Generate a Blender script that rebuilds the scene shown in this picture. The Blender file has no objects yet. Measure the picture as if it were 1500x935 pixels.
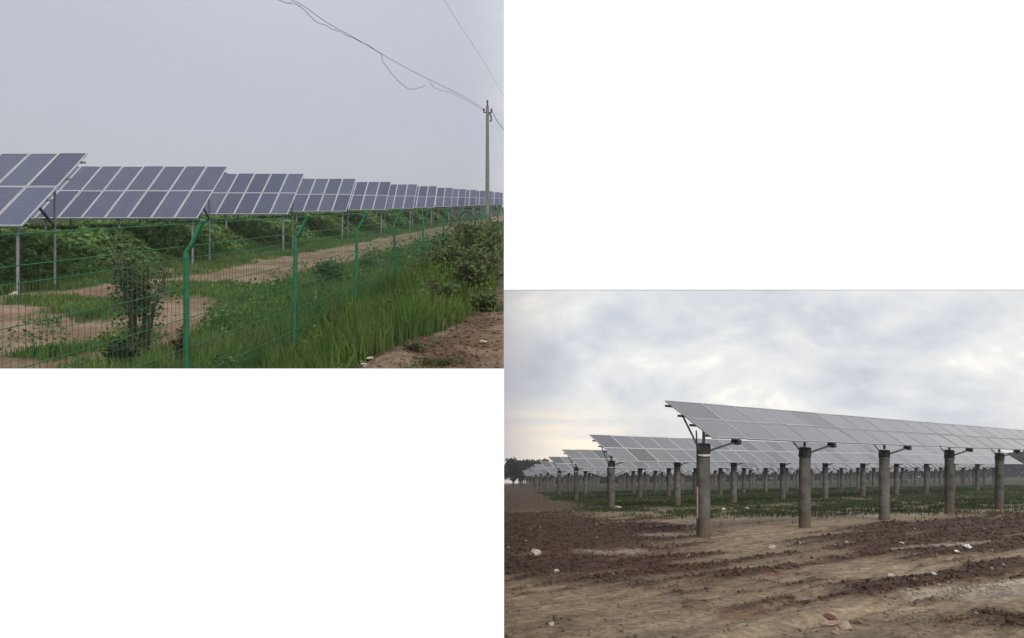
import bpy, bmesh, math, random
import numpy as np
from mathutils import Vector, Matrix

random.seed(7)
RNG = np.random.default_rng(7)
SC = bpy.context.scene
COL = SC.collection

# ------------------------------------------------------------------ camera
F, PX, PY = 1100.0, 738.0, 495.0          # focal length and principal point in photo pixels
cam = bpy.data.cameras.new('camera')
cam.sensor_width = 36.0
cam.lens = F / 1500.0 * 36.0
cam.shift_x = (750.0 - PX) / 1500.0
cam.shift_y = (PY - 467.5) / 1500.0
cam.clip_start, cam.clip_end = 0.05, 3000.0
camo = bpy.data.objects.new('camera', cam)
camo.rotation_euler = (math.radians(90), 0, 0)
COL.objects.link(camo)
SC.camera = camo

# ------------------------------------------------------------------ sky, sun, exposure
SUN_EL, SUN_AZ = math.radians(49), math.radians(170)      # behind the viewer, a little to the right
world = bpy.data.worlds.new('World')
SC.world = world
world.use_nodes = True
wn, wl = world.node_tree.nodes, world.node_tree.links
wn.clear()


def wnode(t, **kw):
    n = wn.new(t)
    for k, v in kw.items():
        setattr(n, k, v)
    return n


def ramp(n, stops, interp='LINEAR'):
    cr = n.color_ramp
    cr.interpolation = interp
    while len(cr.elements) < len(stops):
        cr.elements.new(0.5)
    for e, (p, c) in zip(cr.elements, stops):
        e.position = p
        e.color = (c[0], c[1], c[2], 1)


sky = wnode('ShaderNodeTexSky', sky_type='NISHITA', sun_disc=False, sun_elevation=SUN_EL,
            sun_rotation=SUN_AZ, air_density=1.5, dust_density=4.0)
skyg = wnode('ShaderNodeVectorMath', operation='SCALE')
skyg.inputs['Scale'].default_value = 0.10
wl.new(sky.outputs[0], skyg.inputs[0])
tc = wnode('ShaderNodeTexCoord')
sep = wnode('ShaderNodeSeparateXYZ')
wl.new(tc.outputs['Generated'], sep.inputs[0])
# flat cloud layer: wide, low stretched noise
mp = wnode('ShaderNodeMapping')
mp.inputs['Scale'].default_value = (3.2, 3.2, 6.0)
mp.inputs['Location'].default_value = (0.6, 0.2, 0.35)
wl.new(tc.outputs['Generated'], mp.inputs[0])
n1 = wnode('ShaderNodeTexNoise')
n1.inputs['Scale'].default_value = 2.3
n1.inputs['Detail'].default_value = 10
n1.inputs['Roughness'].default_value = 0.60
n1.inputs['Distortion'].default_value = 0.25
wl.new(mp.outputs[0], n1.inputs['Vector'])
clr = wnode('ShaderNodeValToRGB')
ramp(clr, [(0.30, (0.41, 0.450, 0.515)), (0.42, (0.53, 0.56, 0.605)), (0.51, (0.63, 0.645, 0.65)),
           (0.60, (0.73, 0.735, 0.715)), (0.71, (1.02, 0.97, 0.84))])
# low cloud bands glow cream near the skyline of the falling field
lowm = wnode('ShaderNodeMapRange', interpolation_type='SMOOTHSTEP')
lowm.inputs['From Min'].default_value = -0.08
lowm.inputs['From Max'].default_value = -0.105
wl.new(sep.outputs['Z'], lowm.inputs[0])
mp2 = wnode('ShaderNodeMapping')
mp2.inputs['Scale'].default_value = (2.0, 2.0, 26.0)
wl.new(tc.outputs['Generated'], mp2.inputs[0])
n3 = wnode('ShaderNodeTexNoise')
n3.inputs['Scale'].default_value = 2.0
n3.inputs['Detail'].default_value = 4
wl.new(mp2.outputs[0], n3.inputs['Vector'])
n3r = wnode('ShaderNodeMapRange')
n3r.inputs['From Min'].default_value = 0.34
n3r.inputs['From Max'].default_value = 0.60
wl.new(n3.outputs['Fac'], n3r.inputs[0])
lowf = wnode('ShaderNodeMath', operation='MULTIPLY')
wl.new(lowm.outputs[0], lowf.inputs[0])
wl.new(n3r.outputs[0], lowf.inputs[1])
clo = wnode('ShaderNodeMixRGB')
clo.inputs[2].default_value = (0.98, 0.85, 0.66, 1)
glow = wnode('ShaderNodeMapRange', interpolation_type='SMOOTHSTEP')   # the glow sits low in the north
glow.inputs['From Min'].default_value = 0.24
glow.inputs['From Max'].default_value = 0.05
glow.inputs['To Min'].default_value = 0.25
wl.new(sep.outputs['X'], glow.inputs[0])
lowg = wnode('ShaderNodeMath', operation='MULTIPLY')
wl.new(lowf.outputs[0], lowg.inputs[0])
wl.new(glow.outputs[0], lowg.inputs[1])
wl.new(lowg.outputs[0], clo.inputs[0])
wl.new(clr.outputs[0], clo.inputs[1])
wl.new(n1.outputs['Fac'], clr.inputs[0])
# even hazy layer, a touch warmer and darker towards the ground
hz = wnode('ShaderNodeValToRGB')
hmap = wnode('ShaderNodeMapRange')
hmap.inputs['From Min'].default_value = 0.12
hmap.inputs['From Max'].default_value = 0.50
wl.new(sep.outputs['Z'], hmap.inputs[0])
ramp(hz, [(0.0, (0.330, 0.322, 0.345)), (0.35, (0.365, 0.372, 0.42)), (0.8, (0.41, 0.425, 0.485)), (1.0, (0.45, 0.46, 0.52))])
wl.new(hmap.outputs[0], hz.inputs[0])
n2 = wnode('ShaderNodeTexNoise')
n2.inputs['Scale'].default_value = 2.2
n2.inputs['Detail'].default_value = 3
wl.new(tc.outputs['Generated'], n2.inputs['Vector'])
n2r = wnode('ShaderNodeMapRange')
n2r.inputs['To Min'].default_value = 0.9
n2r.inputs['To Max'].default_value = 1.1
wl.new(n2.outputs['Fac'], n2r.inputs[0])
hzm = wnode('ShaderNodeVectorMath', operation='SCALE')
wl.new(hz.outputs[0], hzm.inputs[0])
wl.new(n2r.outputs[0], hzm.inputs['Scale'])
# the haze thickens towards the west (x < 0): broken cloud on the other side
azr = wnode('ShaderNodeMapRange', interpolation_type='SMOOTHSTEP')
azr.inputs['From Min'].default_value = -0.06
azr.inputs['From Max'].default_value = 0.12
wl.new(sep.outputs['X'], azr.inputs[0])
mixc = wnode('ShaderNodeMixRGB')
wl.new(azr.outputs[0], mixc.inputs[0])
wl.new(hzm.outputs[0], mixc.inputs[1])
wl.new(clo.outputs[0], mixc.inputs[2])
mixs = wnode('ShaderNodeMixRGB')          # the clouds cover nearly all of the blue sky
mixs.inputs[0].default_value = 0.94
wl.new(skyg.outputs[0], mixs.inputs[1])
wl.new(mixc.outputs[0], mixs.inputs[2])
bg = wnode('ShaderNodeBackground')
bg.inputs['Strength'].default_value = 0.82
wl.new(mixs.outputs[0], bg.inputs[0])
wo = wnode('ShaderNodeOutputWorld')
wl.new(bg.outputs[0], wo.inputs[0])

sun = bpy.data.lights.new('sun', 'SUN')
sun.energy = 1.5
sun.angle = math.radians(28)
sun.color = (1.0, 0.97, 0.93)
suno = bpy.data.objects.new('sun', sun)
sd = Vector((math.sin(SUN_AZ) * math.cos(SUN_EL), math.cos(SUN_AZ) * math.cos(SUN_EL), math.sin(SUN_EL)))
suno.rotation_euler = sd.to_track_quat('Z', 'Y').to_euler()
COL.objects.link(suno)

vs = SC.view_settings
vs.view_transform = 'Standard'
vs.look = 'None'
vs.gamma = 1.0
vs.use_curve_mapping = False
vs.exposure = 0.80
SC.cycles.use_denoising = True
SC.cycles.max_bounces = 6

# ------------------------------------------------------------------ helpers


def tag(o, label=None, cat=None, group=None, kind=None):
    if label: o['label'] = label
    if cat: o['category'] = cat
    if group: o['group'] = group
    if kind: o['kind'] = kind
    return o


def ray(u, v):
    return Vector(((u - PX) / F, 1.0, (PY - v) / F))


def at(u, v, d):
    return ray(u, v) * d


def smooth(a, b, x):
    t = np.clip((np.asarray(x, float) - a) / (b - a), 0, 1)
    return t * t * (3 - 2 * t)


_perm = np.random.default_rng(3).random((256, 256))


def vnoise(x, y):
    xi, yi = np.floor(x).astype(int), np.floor(y).astype(int)
    fx, fy = x - xi, y - yi
    fx, fy = fx * fx * (3 - 2 * fx), fy * fy * (3 - 2 * fy)
    g = lambda a, b: _perm[a & 255, b & 255]
    return (g(xi, yi) * (1 - fx) + g(xi + 1, yi) * fx) * (1 - fy) + (g(xi, yi + 1) * (1 - fx) + g(xi + 1, yi + 1) * fx) * fy


def fbm(x, y, o=4, r=0.5):
    x, y = np.asarray(x, float), np.asarray(y, float)
    s, a, t = 0, 1.0, 0
    for i in range(o):
        s = s + a * vnoise(x + 17.3 * i, y + 9.1 * i)
        t += a
        a *= r
        x, y = x * 2.03, y * 2.03
    return s / t


def np_mesh(name, verts, faces, mat, parent=None, col=None, uv=None, smooth_shade=False, loc=(0, 0, 0)):
    """one mesh object from numpy arrays; faces is an (n, k) index array"""
    verts = np.asarray(verts, np.float32)
    faces = np.asarray(faces, np.int32)
    k = faces.shape[1]
    me = bpy.data.meshes.new(name)
    me.vertices.add(len(verts))
    me.vertices.foreach_set('co', verts.ravel())
    me.loops.add(faces.size)
    me.loops.foreach_set('vertex_index', faces.ravel())
    me.polygons.add(len(faces))
    me.polygons.foreach_set('loop_start', np.arange(0, faces.size, k, dtype=np.int32))
    if col is not None:
        ca = me.color_attributes.new('col', 'FLOAT_COLOR', 'POINT')
        c4 = np.ones((len(verts), 4), np.float32)
        c4[:, :3] = col
        ca.data.foreach_set('color', c4.ravel())
    me.update(calc_edges=True)
    me.validate()
    if smooth_shade:
        me.polygons.foreach_set('use_smooth', np.ones(len(me.polygons), bool))
    if mat: me.materials.append(mat)
    o = bpy.data.objects.new(name, me)
    o.location = loc
    COL.objects.link(o)
    if parent is not None: o.parent = parent
    return o


class MB:
    """collects boxes, tubes and lathes into one mesh"""

    def __init__(s):
        s.v, s.f = [], []

    def box(s, c, size, rot=None):
        c = Vector(c)
        R = rot or Matrix.Identity(3)
        b = len(s.v)
        for dx, dy, dz in ((-1, -1, -1), (1, -1, -1), (1, 1, -1), (-1, 1, -1), (-1, -1, 1), (1, -1, 1), (1, 1, 1), (-1, 1, 1)):
            s.v.append(c + R @ Vector((dx * size[0] / 2, dy * size[1] / 2, dz * size[2] / 2)))
        for q in ((0, 3, 2, 1), (4, 5, 6, 7), (0, 1, 5, 4), (1, 2, 6, 5), (2, 3, 7, 6), (3, 0, 4, 7)):
            s.f.append([b + i for i in q])
        return s

    def bar(s, a, b, w, h=None):
        a, b = Vector(a), Vector(b)
        d = (b - a)
        L = d.length
        z = d.normalized()
        x = z.cross(Vector((0, 0, 1)))
        x = Vector((1, 0, 0)) if x.length < 1e-4 else x.normalized()
        y = z.cross(x)
        R = Matrix((x, y, z)).transposed()
        return s.box((a + b) / 2, (w, h or w, L), R)

    def tube(s, pts, rad, n=6, cap=True):
        pts = [Vector(p) for p in pts]
        rad = rad if hasattr(rad, '__len__') else [rad] * len(pts)
        b = len(s.v)
        px = None
        for i, p in enumerate(pts):
            t = (pts[min(i + 1, len(pts) - 1)] - pts[max(i - 1, 0)])
            t = t.normalized() if t.length > 1e-9 else Vector((0, 0, 1))
            x = px - t * px.dot(t) if px is not None else t.cross(Vector((0.13, 0.2, 1)) if abs(t.z) < .9 else Vector((1, 0.1, 0)))
            x.normalize()
            px = x
            y = t.cross(x)
            for k in range(n):
                a = 2 * math.pi * k / n
                s.v.append(p + (x * math.cos(a) + y * math.sin(a)) * rad[i])
        for i in range(len(pts) - 1):
            for k in range(n):
                s.f.append([b + i * n + k, b + i * n + (k + 1) % n, b + (i + 1) * n + (k + 1) % n, b + (i + 1) * n + k])
        if cap:
            s.f.append([b + k for k in range(n)][::-1])
            s.f.append([b + (len(pts) - 1) * n + k for k in range(n)])
        return s

    def mesh(s, name, mat, smooth_shade=False):
        me = bpy.data.meshes.new(name)
        me.from_pydata([tuple(v) for v in s.v], [], s.f)
        me.update()
        if smooth_shade:
            me.polygons.foreach_set('use_smooth', np.ones(len(me.polygons), bool))
            try: me.set_sharp_from_angle(angle=math.radians(40))
            except Exception: pass
        me.materials.append(mat)
        return me

    def build(s, name, mat, parent=None, loc=(0, 0, 0), smooth_shade=False):
        return link(name, s.mesh(name, mat, smooth_shade), parent, loc)


def link(name, me, parent=None, loc=(0, 0, 0), rot=None):
    o = bpy.data.objects.new(name, me)
    COL.objects.link(o)
    if rot is not None:
        o.matrix_basis = Matrix.Translation(loc) @ rot.to_4x4()
    else:
        o.location = loc
    if parent is not None: o.parent = parent
    return o


def empty(name, loc):
    o = bpy.data.objects.new(name, None)
    o.empty_display_size = 0.2
    o.location = loc
    COL.objects.link(o)
    return o


# ------------------------------------------------------------------ materials
def new_mat(name):
    m = bpy.data.materials.new(name)
    m.use_nodes = True
    nt = m.node_tree
    return m, nt.nodes, nt.links, nt.nodes['Principled BSDF']


def mat_noise(name, c1, c2, scale=4.0, rough=0.8, metal=0.0, bump=0.0, detail=5, spec=0.3, coord='Object'):
    m, n, l, p = new_mat(name)
    t = n.new('ShaderNodeTexCoord')
    no = n.new('ShaderNodeTexNoise')
    no.inputs['Scale'].default_value = scale
    no.inputs['Detail'].default_value = detail
    no.inputs['Roughness'].default_value = 0.6
    l.new(t.outputs[coord], no.inputs['Vector'])
    r = n.new('ShaderNodeValToRGB')
    ramp(r, [(0.33, c1), (0.67, c2)])
    l.new(no.outputs['Fac'], r.inputs[0])
    l.new(r.outputs[0], p.inputs['Base Color'])
    p.inputs['Roughness'].default_value = rough
    p.inputs['Metallic'].default_value = metal
    p.inputs['Specular IOR Level'].default_value = spec
    if bump:
        b = n.new('ShaderNodeBump')
        b.inputs['Strength'].default_value = bump
        b.inputs['Distance'].default_value = 0.02
        l.new(no.outputs['Fac'], b.inputs['Height'])
        l.new(b.outputs[0], p.inputs['Normal'])
    return m


def mat_col(name, rough=0.85, scale=9.0, amt=0.35, bump=0.4, bdist=0.03, spec=0.2, transl=0.0):
    """base colour from the 'col' attribute times a fine noise"""
    m, n, l, p = new_mat(name)
    a = n.new('ShaderNodeAttribute')
    a.attribute_name = 'col'
    t = n.new('ShaderNodeTexCoord')
    no = n.new('ShaderNodeTexNoise')
    no.inputs['Scale'].default_value = scale
    no.inputs['Detail'].default_value = 8
    no.inputs['Roughness'].default_value = 0.68
    l.new(t.outputs['Object'], no.inputs['Vector'])
    mr = n.new('ShaderNodeMapRange')
    mr.inputs['From Min'].default_value = 0.25
    mr.inputs['From Max'].default_value = 0.75
    mr.inputs['To Min'].default_value = 1 - amt
    mr.inputs['To Max'].default_value = 1 + amt
    l.new(no.outputs['Fac'], mr.inputs[0])
    sc = n.new('ShaderNodeVectorMath')
    sc.operation = 'SCALE'
    l.new(a.outputs['Color'], sc.inputs[0])
    l.new(mr.outputs[0], sc.inputs['Scale'])
    l.new(sc.outputs[0], p.inputs['Base Color'])
    p.inputs['Roughness'].default_value = rough
    p.inputs['Specular IOR Level'].default_value = spec
    if bump:
        b = n.new('ShaderNodeBump')
        b.inputs['Strength'].default_value = bump
        b.inputs['Distance'].default_value = bdist
        l.new(no.outputs['Fac'], b.inputs['Height'])
        l.new(b.outputs[0], p.inputs['Normal'])
    if transl:
        tr = n.new('ShaderNodeBsdfTranslucent')
        l.new(sc.outputs[0], tr.inputs[0])
        mx = n.new('ShaderNodeMixShader')
        mx.inputs[0].default_value = transl
        l.new(p.outputs[0], mx.inputs[1])
        l.new(tr.outputs[0], mx.inputs[2])
        l.new(mx.outputs[0], n['Material Output'].inputs[0])
    return m


def mat_panel(name, base, line, vary, nu, nv, rough, dust, sheen=0.0, dustvar=0.2):
    """solar cells: UV grid of dark squares with thin pale busbar lines, per-panel tone, dusty glass"""
    m, n, l, p = new_mat(name)
    uv = n.new('ShaderNodeUVMap')
    sp = n.new('ShaderNodeSeparateXYZ')
    l.new(uv.outputs[0], sp.inputs[0])

    def math_(op, a, b):
        x = n.new('ShaderNodeMath')
        x.operation = op
        for i, q in enumerate((a, b)):
            if q is None: continue
            if isinstance(q, (int, float)): x.inputs[i].default_value = q
            else: l.new(q, x.inputs[i])
        return x.outputs[0]

    def gridline(o, k, w):
        f = math_('FRACT', math_('MULTIPLY', o, k), None)
        d = math_('ABSOLUTE', math_('SUBTRACT', f, 0.5), None)
        return math_('GREATER_THAN', d, 0.5 - w)
    g = math_('MAXIMUM', gridline(sp.outputs[0], nu, 0.045), gridline(sp.outputs[1], nv, 0.045))
    oi = n.new('ShaderNodeObjectInfo')
    r = n.new('ShaderNodeValToRGB')
    ramp(r, [(0.0, [c * (1 - vary) for c in base]), (0.25, base), (0.75, base), (1.0, [c * (1 + vary) for c in base])])
    l.new(oi.outputs['Random'], r.inputs[0])
    tcn = n.new('ShaderNodeTexCoord')
    no = n.new('ShaderNodeTexNoise')
    no.inputs['Scale'].default_value = 2.3
    no.inputs['Detail'].default_value = 7
    no.inputs['Roughness'].default_value = 0.65
    no.noise_dimensions = '4D'
    smp = n.new('ShaderNodeMapping')           # dust runs down the slope of the glass
    smp.inputs['Scale'].default_value = (1.6, 0.55, 1.0)
    l.new(tcn.outputs['Object'], smp.inputs[0])
    l.new(smp.outputs[0], no.inputs['Vector'])
    l.new(math_('MULTIPLY', oi.outputs['Random'], 40.0), no.inputs['W'])
    mx = n.new('ShaderNodeMixRGB')
    mx.inputs[2].default_value = (*line, 1)
    l.new(math_('MULTIPLY', g, 0.45), mx.inputs[0])
    l.new(r.outputs[0], mx.inputs[1])
    ds = n.new('ShaderNodeMixRGB')
    ds.inputs[2].default_value = (0.30, 0.29, 0.29, 1)
    dusty = math_('ADD', math_('MULTIPLY', math_('GREATER_THAN', oi.outputs['Random'], 0.30), dustvar), 1.0 - dustvar * 0.6)
    l.new(math_('MULTIPLY', math_('MULTIPLY', no.outputs['Fac'], dust), dusty), ds.inputs[0])
    l.new(mx.outputs[0], ds.inputs[1])
    l.new(ds.outputs[0], p.inputs['Base Color'])
    l.new(math_('ADD', math_('MULTIPLY', no.outputs['Fac'], 0.12), rough), p.inputs['Roughness'])
    p.inputs['Specular IOR Level'].default_value = 0.5
    p.inputs['Sheen Weight'].default_value = sheen      # film of dust, pale at grazing angles
    p.inputs['Sheen Roughness'].default_value = 0.35
    return m


M = {}
M['wall'] = mat_noise('white_paint', (0.86, 0.86, 0.86), (0.89, 0.89, 0.89), 1.2, 0.9, spec=0.1)
M['bounce_floor'] = mat_noise('pale_bounce_floor', (0.50, 0.49, 0.47), (0.60, 0.59, 0.57), 1.5, 0.9)
M['mud'] = mat_col('muddy_soil', 0.88, 9.0, 0.55, 1.0, 0.05, 0.18)
_n, _l = M['mud'].node_tree.nodes, M['mud'].node_tree.links
_p = _n['Principled BSDF']
_t = _n.new('ShaderNodeTexCoord')
_m = _n.new('ShaderNodeMapping')
_m.inputs['Rotation'].default_value = (0, 0, -0.6663)
_m2 = _n.new('ShaderNodeMapping')
_m2.inputs['Scale'].default_value = (1.6, 6.0, 1.0)
_l.new(_t.outputs['Object'], _m.inputs[0])
_l.new(_m.outputs[0], _m2.inputs[0])
_s = _n.new('ShaderNodeTexNoise')
_s.inputs['Scale'].default_value = 1.0
_s.inputs['Detail'].default_value = 7
_s.inputs['Roughness'].default_value = 0.62
_s.inputs['Distortion'].default_value = 0.6
_l.new(_m2.outputs[0], _s.inputs['Vector'])
_r = _n.new('ShaderNodeMapRange')
_r.inputs['From Min'].default_value, _r.inputs['From Max'].default_value = 0.28, 0.72
_r.inputs['To Min'].default_value, _r.inputs['To Max'].default_value = 0.60, 1.36
_l.new(_s.outputs['Fac'], _r.inputs[0])
_k = _n.new('ShaderNodeVectorMath')
_k.operation = 'SCALE'
_l.new(_p.inputs['Base Color'].links[0].from_socket, _k.inputs[0])
_l.new(_r.outputs[0], _k.inputs['Scale'])
_l.new(_k.outputs[0], _p.inputs['Base Color'])
_b = _n.new('ShaderNodeBump')
_b.inputs['Strength'].default_value = 0.8
_b.inputs['Distance'].default_value = 0.05
_l.new(_s.outputs['Fac'], _b.inputs['Height'])
_l.new(_p.inputs['Normal'].links[0].from_socket, _b.inputs['Normal'])
_l.new(_b.outputs[0], _p.inputs['Normal'])
M['soil'] = mat_col('field_soil', 0.95, 5.0, 0.38, 0.7, 0.05, 0.1)
M['cutbank'] = mat_noise('cut_earth', (0.07, 0.055, 0.03), (0.13, 0.10, 0.065), 0.8, 0.95, bump=0.6)
M['leaf'] = mat_col('leaf', 0.6, 3.0, 0.25, 0.0, transl=0.35, spec=0.25)
M['grass'] = mat_col('grass_blade', 0.65, 3.0, 0.2, 0.0, transl=0.3, spec=0.2)
M['bark'] = mat_noise('bark', (0.04, 0.032, 0.025), (0.09, 0.075, 0.06), 6, 0.95, bump=0.4)
M['panel_blue'] = mat_panel('blue_cells', (0.030, 0.038, 0.080), (0.10, 0.118, 0.18), 0.30, 6, 10, 0.12, 0.15, 0.0, 0.6)
M['panel_grey'] = mat_panel('grey_cells', (0.052, 0.051, 0.064), (0.10, 0.10, 0.115), 0.45, 10, 6, 0.07, 0.26, 0.55, 1.3)
M['alu'] = mat_noise('aluminium', (0.38, 0.39, 0.41), (0.52, 0.53, 0.55), 5, 0.5, 0.25)
M['alu_dull'] = mat_noise('dull_aluminium', (0.30, 0.30, 0.31), (0.40, 0.40, 0.41), 5, 0.5, 0.25)
M['galv'] = mat_noise('galvanised_steel', (0.17, 0.18, 0.19), (0.27, 0.28, 0.29), 8, 0.55, 0.5)
M['dark_steel'] = mat_noise('dark_steel', (0.025, 0.025, 0.028), (0.06, 0.06, 0.062), 9, 0.6, 0.3)
M['concrete'] = mat_noise('weathered_concrete', (0.060, 0.057, 0.050), (0.170, 0.160, 0.140), 2.6, 0.92, bump=0.5)
_n, _l = M['concrete'].node_tree.nodes, M['concrete'].node_tree.links
_p = _n['Principled BSDF']
_t = _n.new('ShaderNodeTexCoord')
_z = _n.new('ShaderNodeSeparateXYZ')
_l.new(_t.outputs['Object'], _z.inputs[0])
_q = _n.new('ShaderNodeTexNoise')
_q.inputs['Scale'].default_value = 6.0
_q.inputs['Detail'].default_value = 6
_l.new(_t.outputs['Object'], _q.inputs['Vector'])
_a = _n.new('ShaderNodeMath')
_a.operation = 'MULTIPLY_ADD'
_l.new(_q.outputs['Fac'], _a.inputs[0])
_a.inputs[1].default_value = -1.1
_l.new(_z.outputs['Z'], _a.inputs[2])
_r = _n.new('ShaderNodeMapRange')
_r.inputs['From Min'].default_value, _r.inputs['From Max'].default_value = -0.5, 0.15
_r.inputs['To Min'].default_value, _r.inputs['To Max'].default_value = 0.85, 0.0
_l.new(_a.outputs[0], _r.inputs[0])
_o = _n.new('ShaderNodeObjectInfo')
_v = _n.new('ShaderNodeMapRange')
_v.inputs['To Min'].default_value, _v.inputs['To Max'].default_value = 0.7, 1.25
_l.new(_o.outputs['Random'], _v.inputs[0])
_k = _n.new('ShaderNodeVectorMath')
_k.operation = 'SCALE'
_l.new(_p.inputs['Base Color'].links[0].from_socket, _k.inputs[0])
_l.new(_v.outputs[0], _k.inputs['Scale'])
_x = _n.new('ShaderNodeMixRGB')
_x.inputs[2].default_value = (0.125, 0.088, 0.056, 1)
_l.new(_r.outputs[0], _x.inputs[0])
_l.new(_k.outputs[0], _x.inputs[1])
_l.new(_x.outputs[0], _p.inputs['Base Color'])
M['concrete_dark'] = mat_noise('stained_concrete', (0.030, 0.028, 0.026), (0.068, 0.063, 0.056), 7, 0.9, bump=0.4)
M['pole_concrete'] = mat_noise('pole_concrete', (0.13, 0.125, 0.125), (0.19, 0.185, 0.18), 3, 0.9, bump=0.3)
M['fence'] = mat_noise('green_plastic_coating', (0.008, 0.088, 0.034), (0.016, 0.150, 0.060), 9, 0.5, spec=0.4)
M['cap_green'] = mat_noise('faded_green_cap', (0.05, 0.16, 0.10), (0.09, 0.21, 0.14), 6, 0.5)
M['cable'] = mat_noise('cable_sheath', (0.07, 0.07, 0.075), (0.11, 0.11, 0.115), 4, 0.6)
M['stone'] = mat_noise('pale_stone', (0.30, 0.27, 0.22), (0.48, 0.44, 0.38), 12, 0.9, bump=0.7)
M['brick'] = mat_noise('broken_brick', (0.26, 0.18, 0.13), (0.38, 0.29, 0.22), 10, 0.9, bump=0.6)
M['redbrick'] = mat_noise('red_clay', (0.10, 0.045, 0.032), (0.16, 0.075, 0.05), 10, 0.9, bump=0.6)
M['paper'] = mat_noise('dirty_paper', (0.50, 0.48, 0.44), (0.70, 0.68, 0.64), 9, 0.85)
M['porcelain'] = mat_noise('porcelain', (0.05, 0.03, 0.025), (0.10, 0.06, 0.05), 5, 0.3)

# ------------------------------------------------------------------ white wall standing in for the blank page around the two views
WD, WT = 3.2, 0.045
wx = lambda u: (u - PX) * WD / F
wz = lambda v: (PY - v) * WD / F


def wall_block(mb, u0, u1, v0, v1):
    mb.box(((wx(u0) + wx(u1)) / 2, WD + WT / 2, (wz(v0) + wz(v1)) / 2), (abs(wx(u1) - wx(u0)), WT, abs(wz(v1) - wz(v0))))


base_v = PY + 2.62 * F / WD
wb = MB()
wall_block(wb, -900, -350, -170, base_v)           # end pier
wall_block(wb, 1850, 2400, -170, base_v)           # end pier
wall_block(wb, -350, 1850, -170, -70)              # lintel
wall_block(wb, 738.3, 1850, -70, 424.5)            # upper panel
wall_block(wb, -350, 738.3, 540.8, base_v)         # lower panel
tag(wb.build('white_page_wall', M['wall']), 'white wall standing in for the blank page around the two field views', 'wall')
tb = MB()
tb.box((0, -11.4, -1.95), (44, 29, 0.3))  # added floor out of view, kept pale to bounce light onto the wall
tag(tb.build('bounce_floor', M['bounce_floor']), kind='structure')

# ------------------------------------------------------------------ terrain
SL, HL = 0.1827, 2.35       # left field: rises away from the viewer
SR, HR, TR = 0.19, 1.70, 0.0145   # right field: falls away from the viewer
FD = 0.1018                 # the fence line and the row ends lean this much to the right per metre


def across(x, y):
    """metres from the viewer's line, measured to the left of the fence direction"""
    return FD * y - x


def gL(x, y, fine=True):
    x, y = np.asarray(x, float), np.asarray(y, float)
    X = across(x, y)
    z = -HL + SL * y
    bank = smooth(4.0, 1.9, X) * (0.40 + 0.52 * smooth(9, 16, y)) * smooth(75, 35, y)
    z = z + bank
    # heap of earth beside the viewer's path
    z = z + 0.16 * np.exp(-(((x + 1.15) / 0.7) ** 2 + ((y - 9.2) / 1.0) ** 2))
    if fine:
        z = z + 0.10 * smooth(3.2, 2.4, X) * (fbm(x * 3.5 + 7, y * 3.5, 4) - .5) + 0.16 * (fbm(x * 0.5, y * 0.5, 3) - 0.5) + 0.10 * (fbm(x * 2.2, y * 2.2, 4) - 0.5)
    return z


E1H = Vector((0.786, 0.618, 0)).normalized()


def wperp(x, y):
    return -x * E1H.y + y * E1H.x


def talong(x, y):
    return x * E1H.x + y * E1H.y


def blob(x, y, cx, cy, a, b, ang):
    c, s = math.cos(ang), math.sin(ang)
    dx, dy = x - cx, y - cy
    p, q = dx * c + dy * s, -dx * s + dy * c
    return np.clip(1.35 - np.sqrt((p / a) ** 2 + (q / b) ** 2), -1, 1)


EA = math.atan2(E1H.y, E1H.x)


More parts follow.
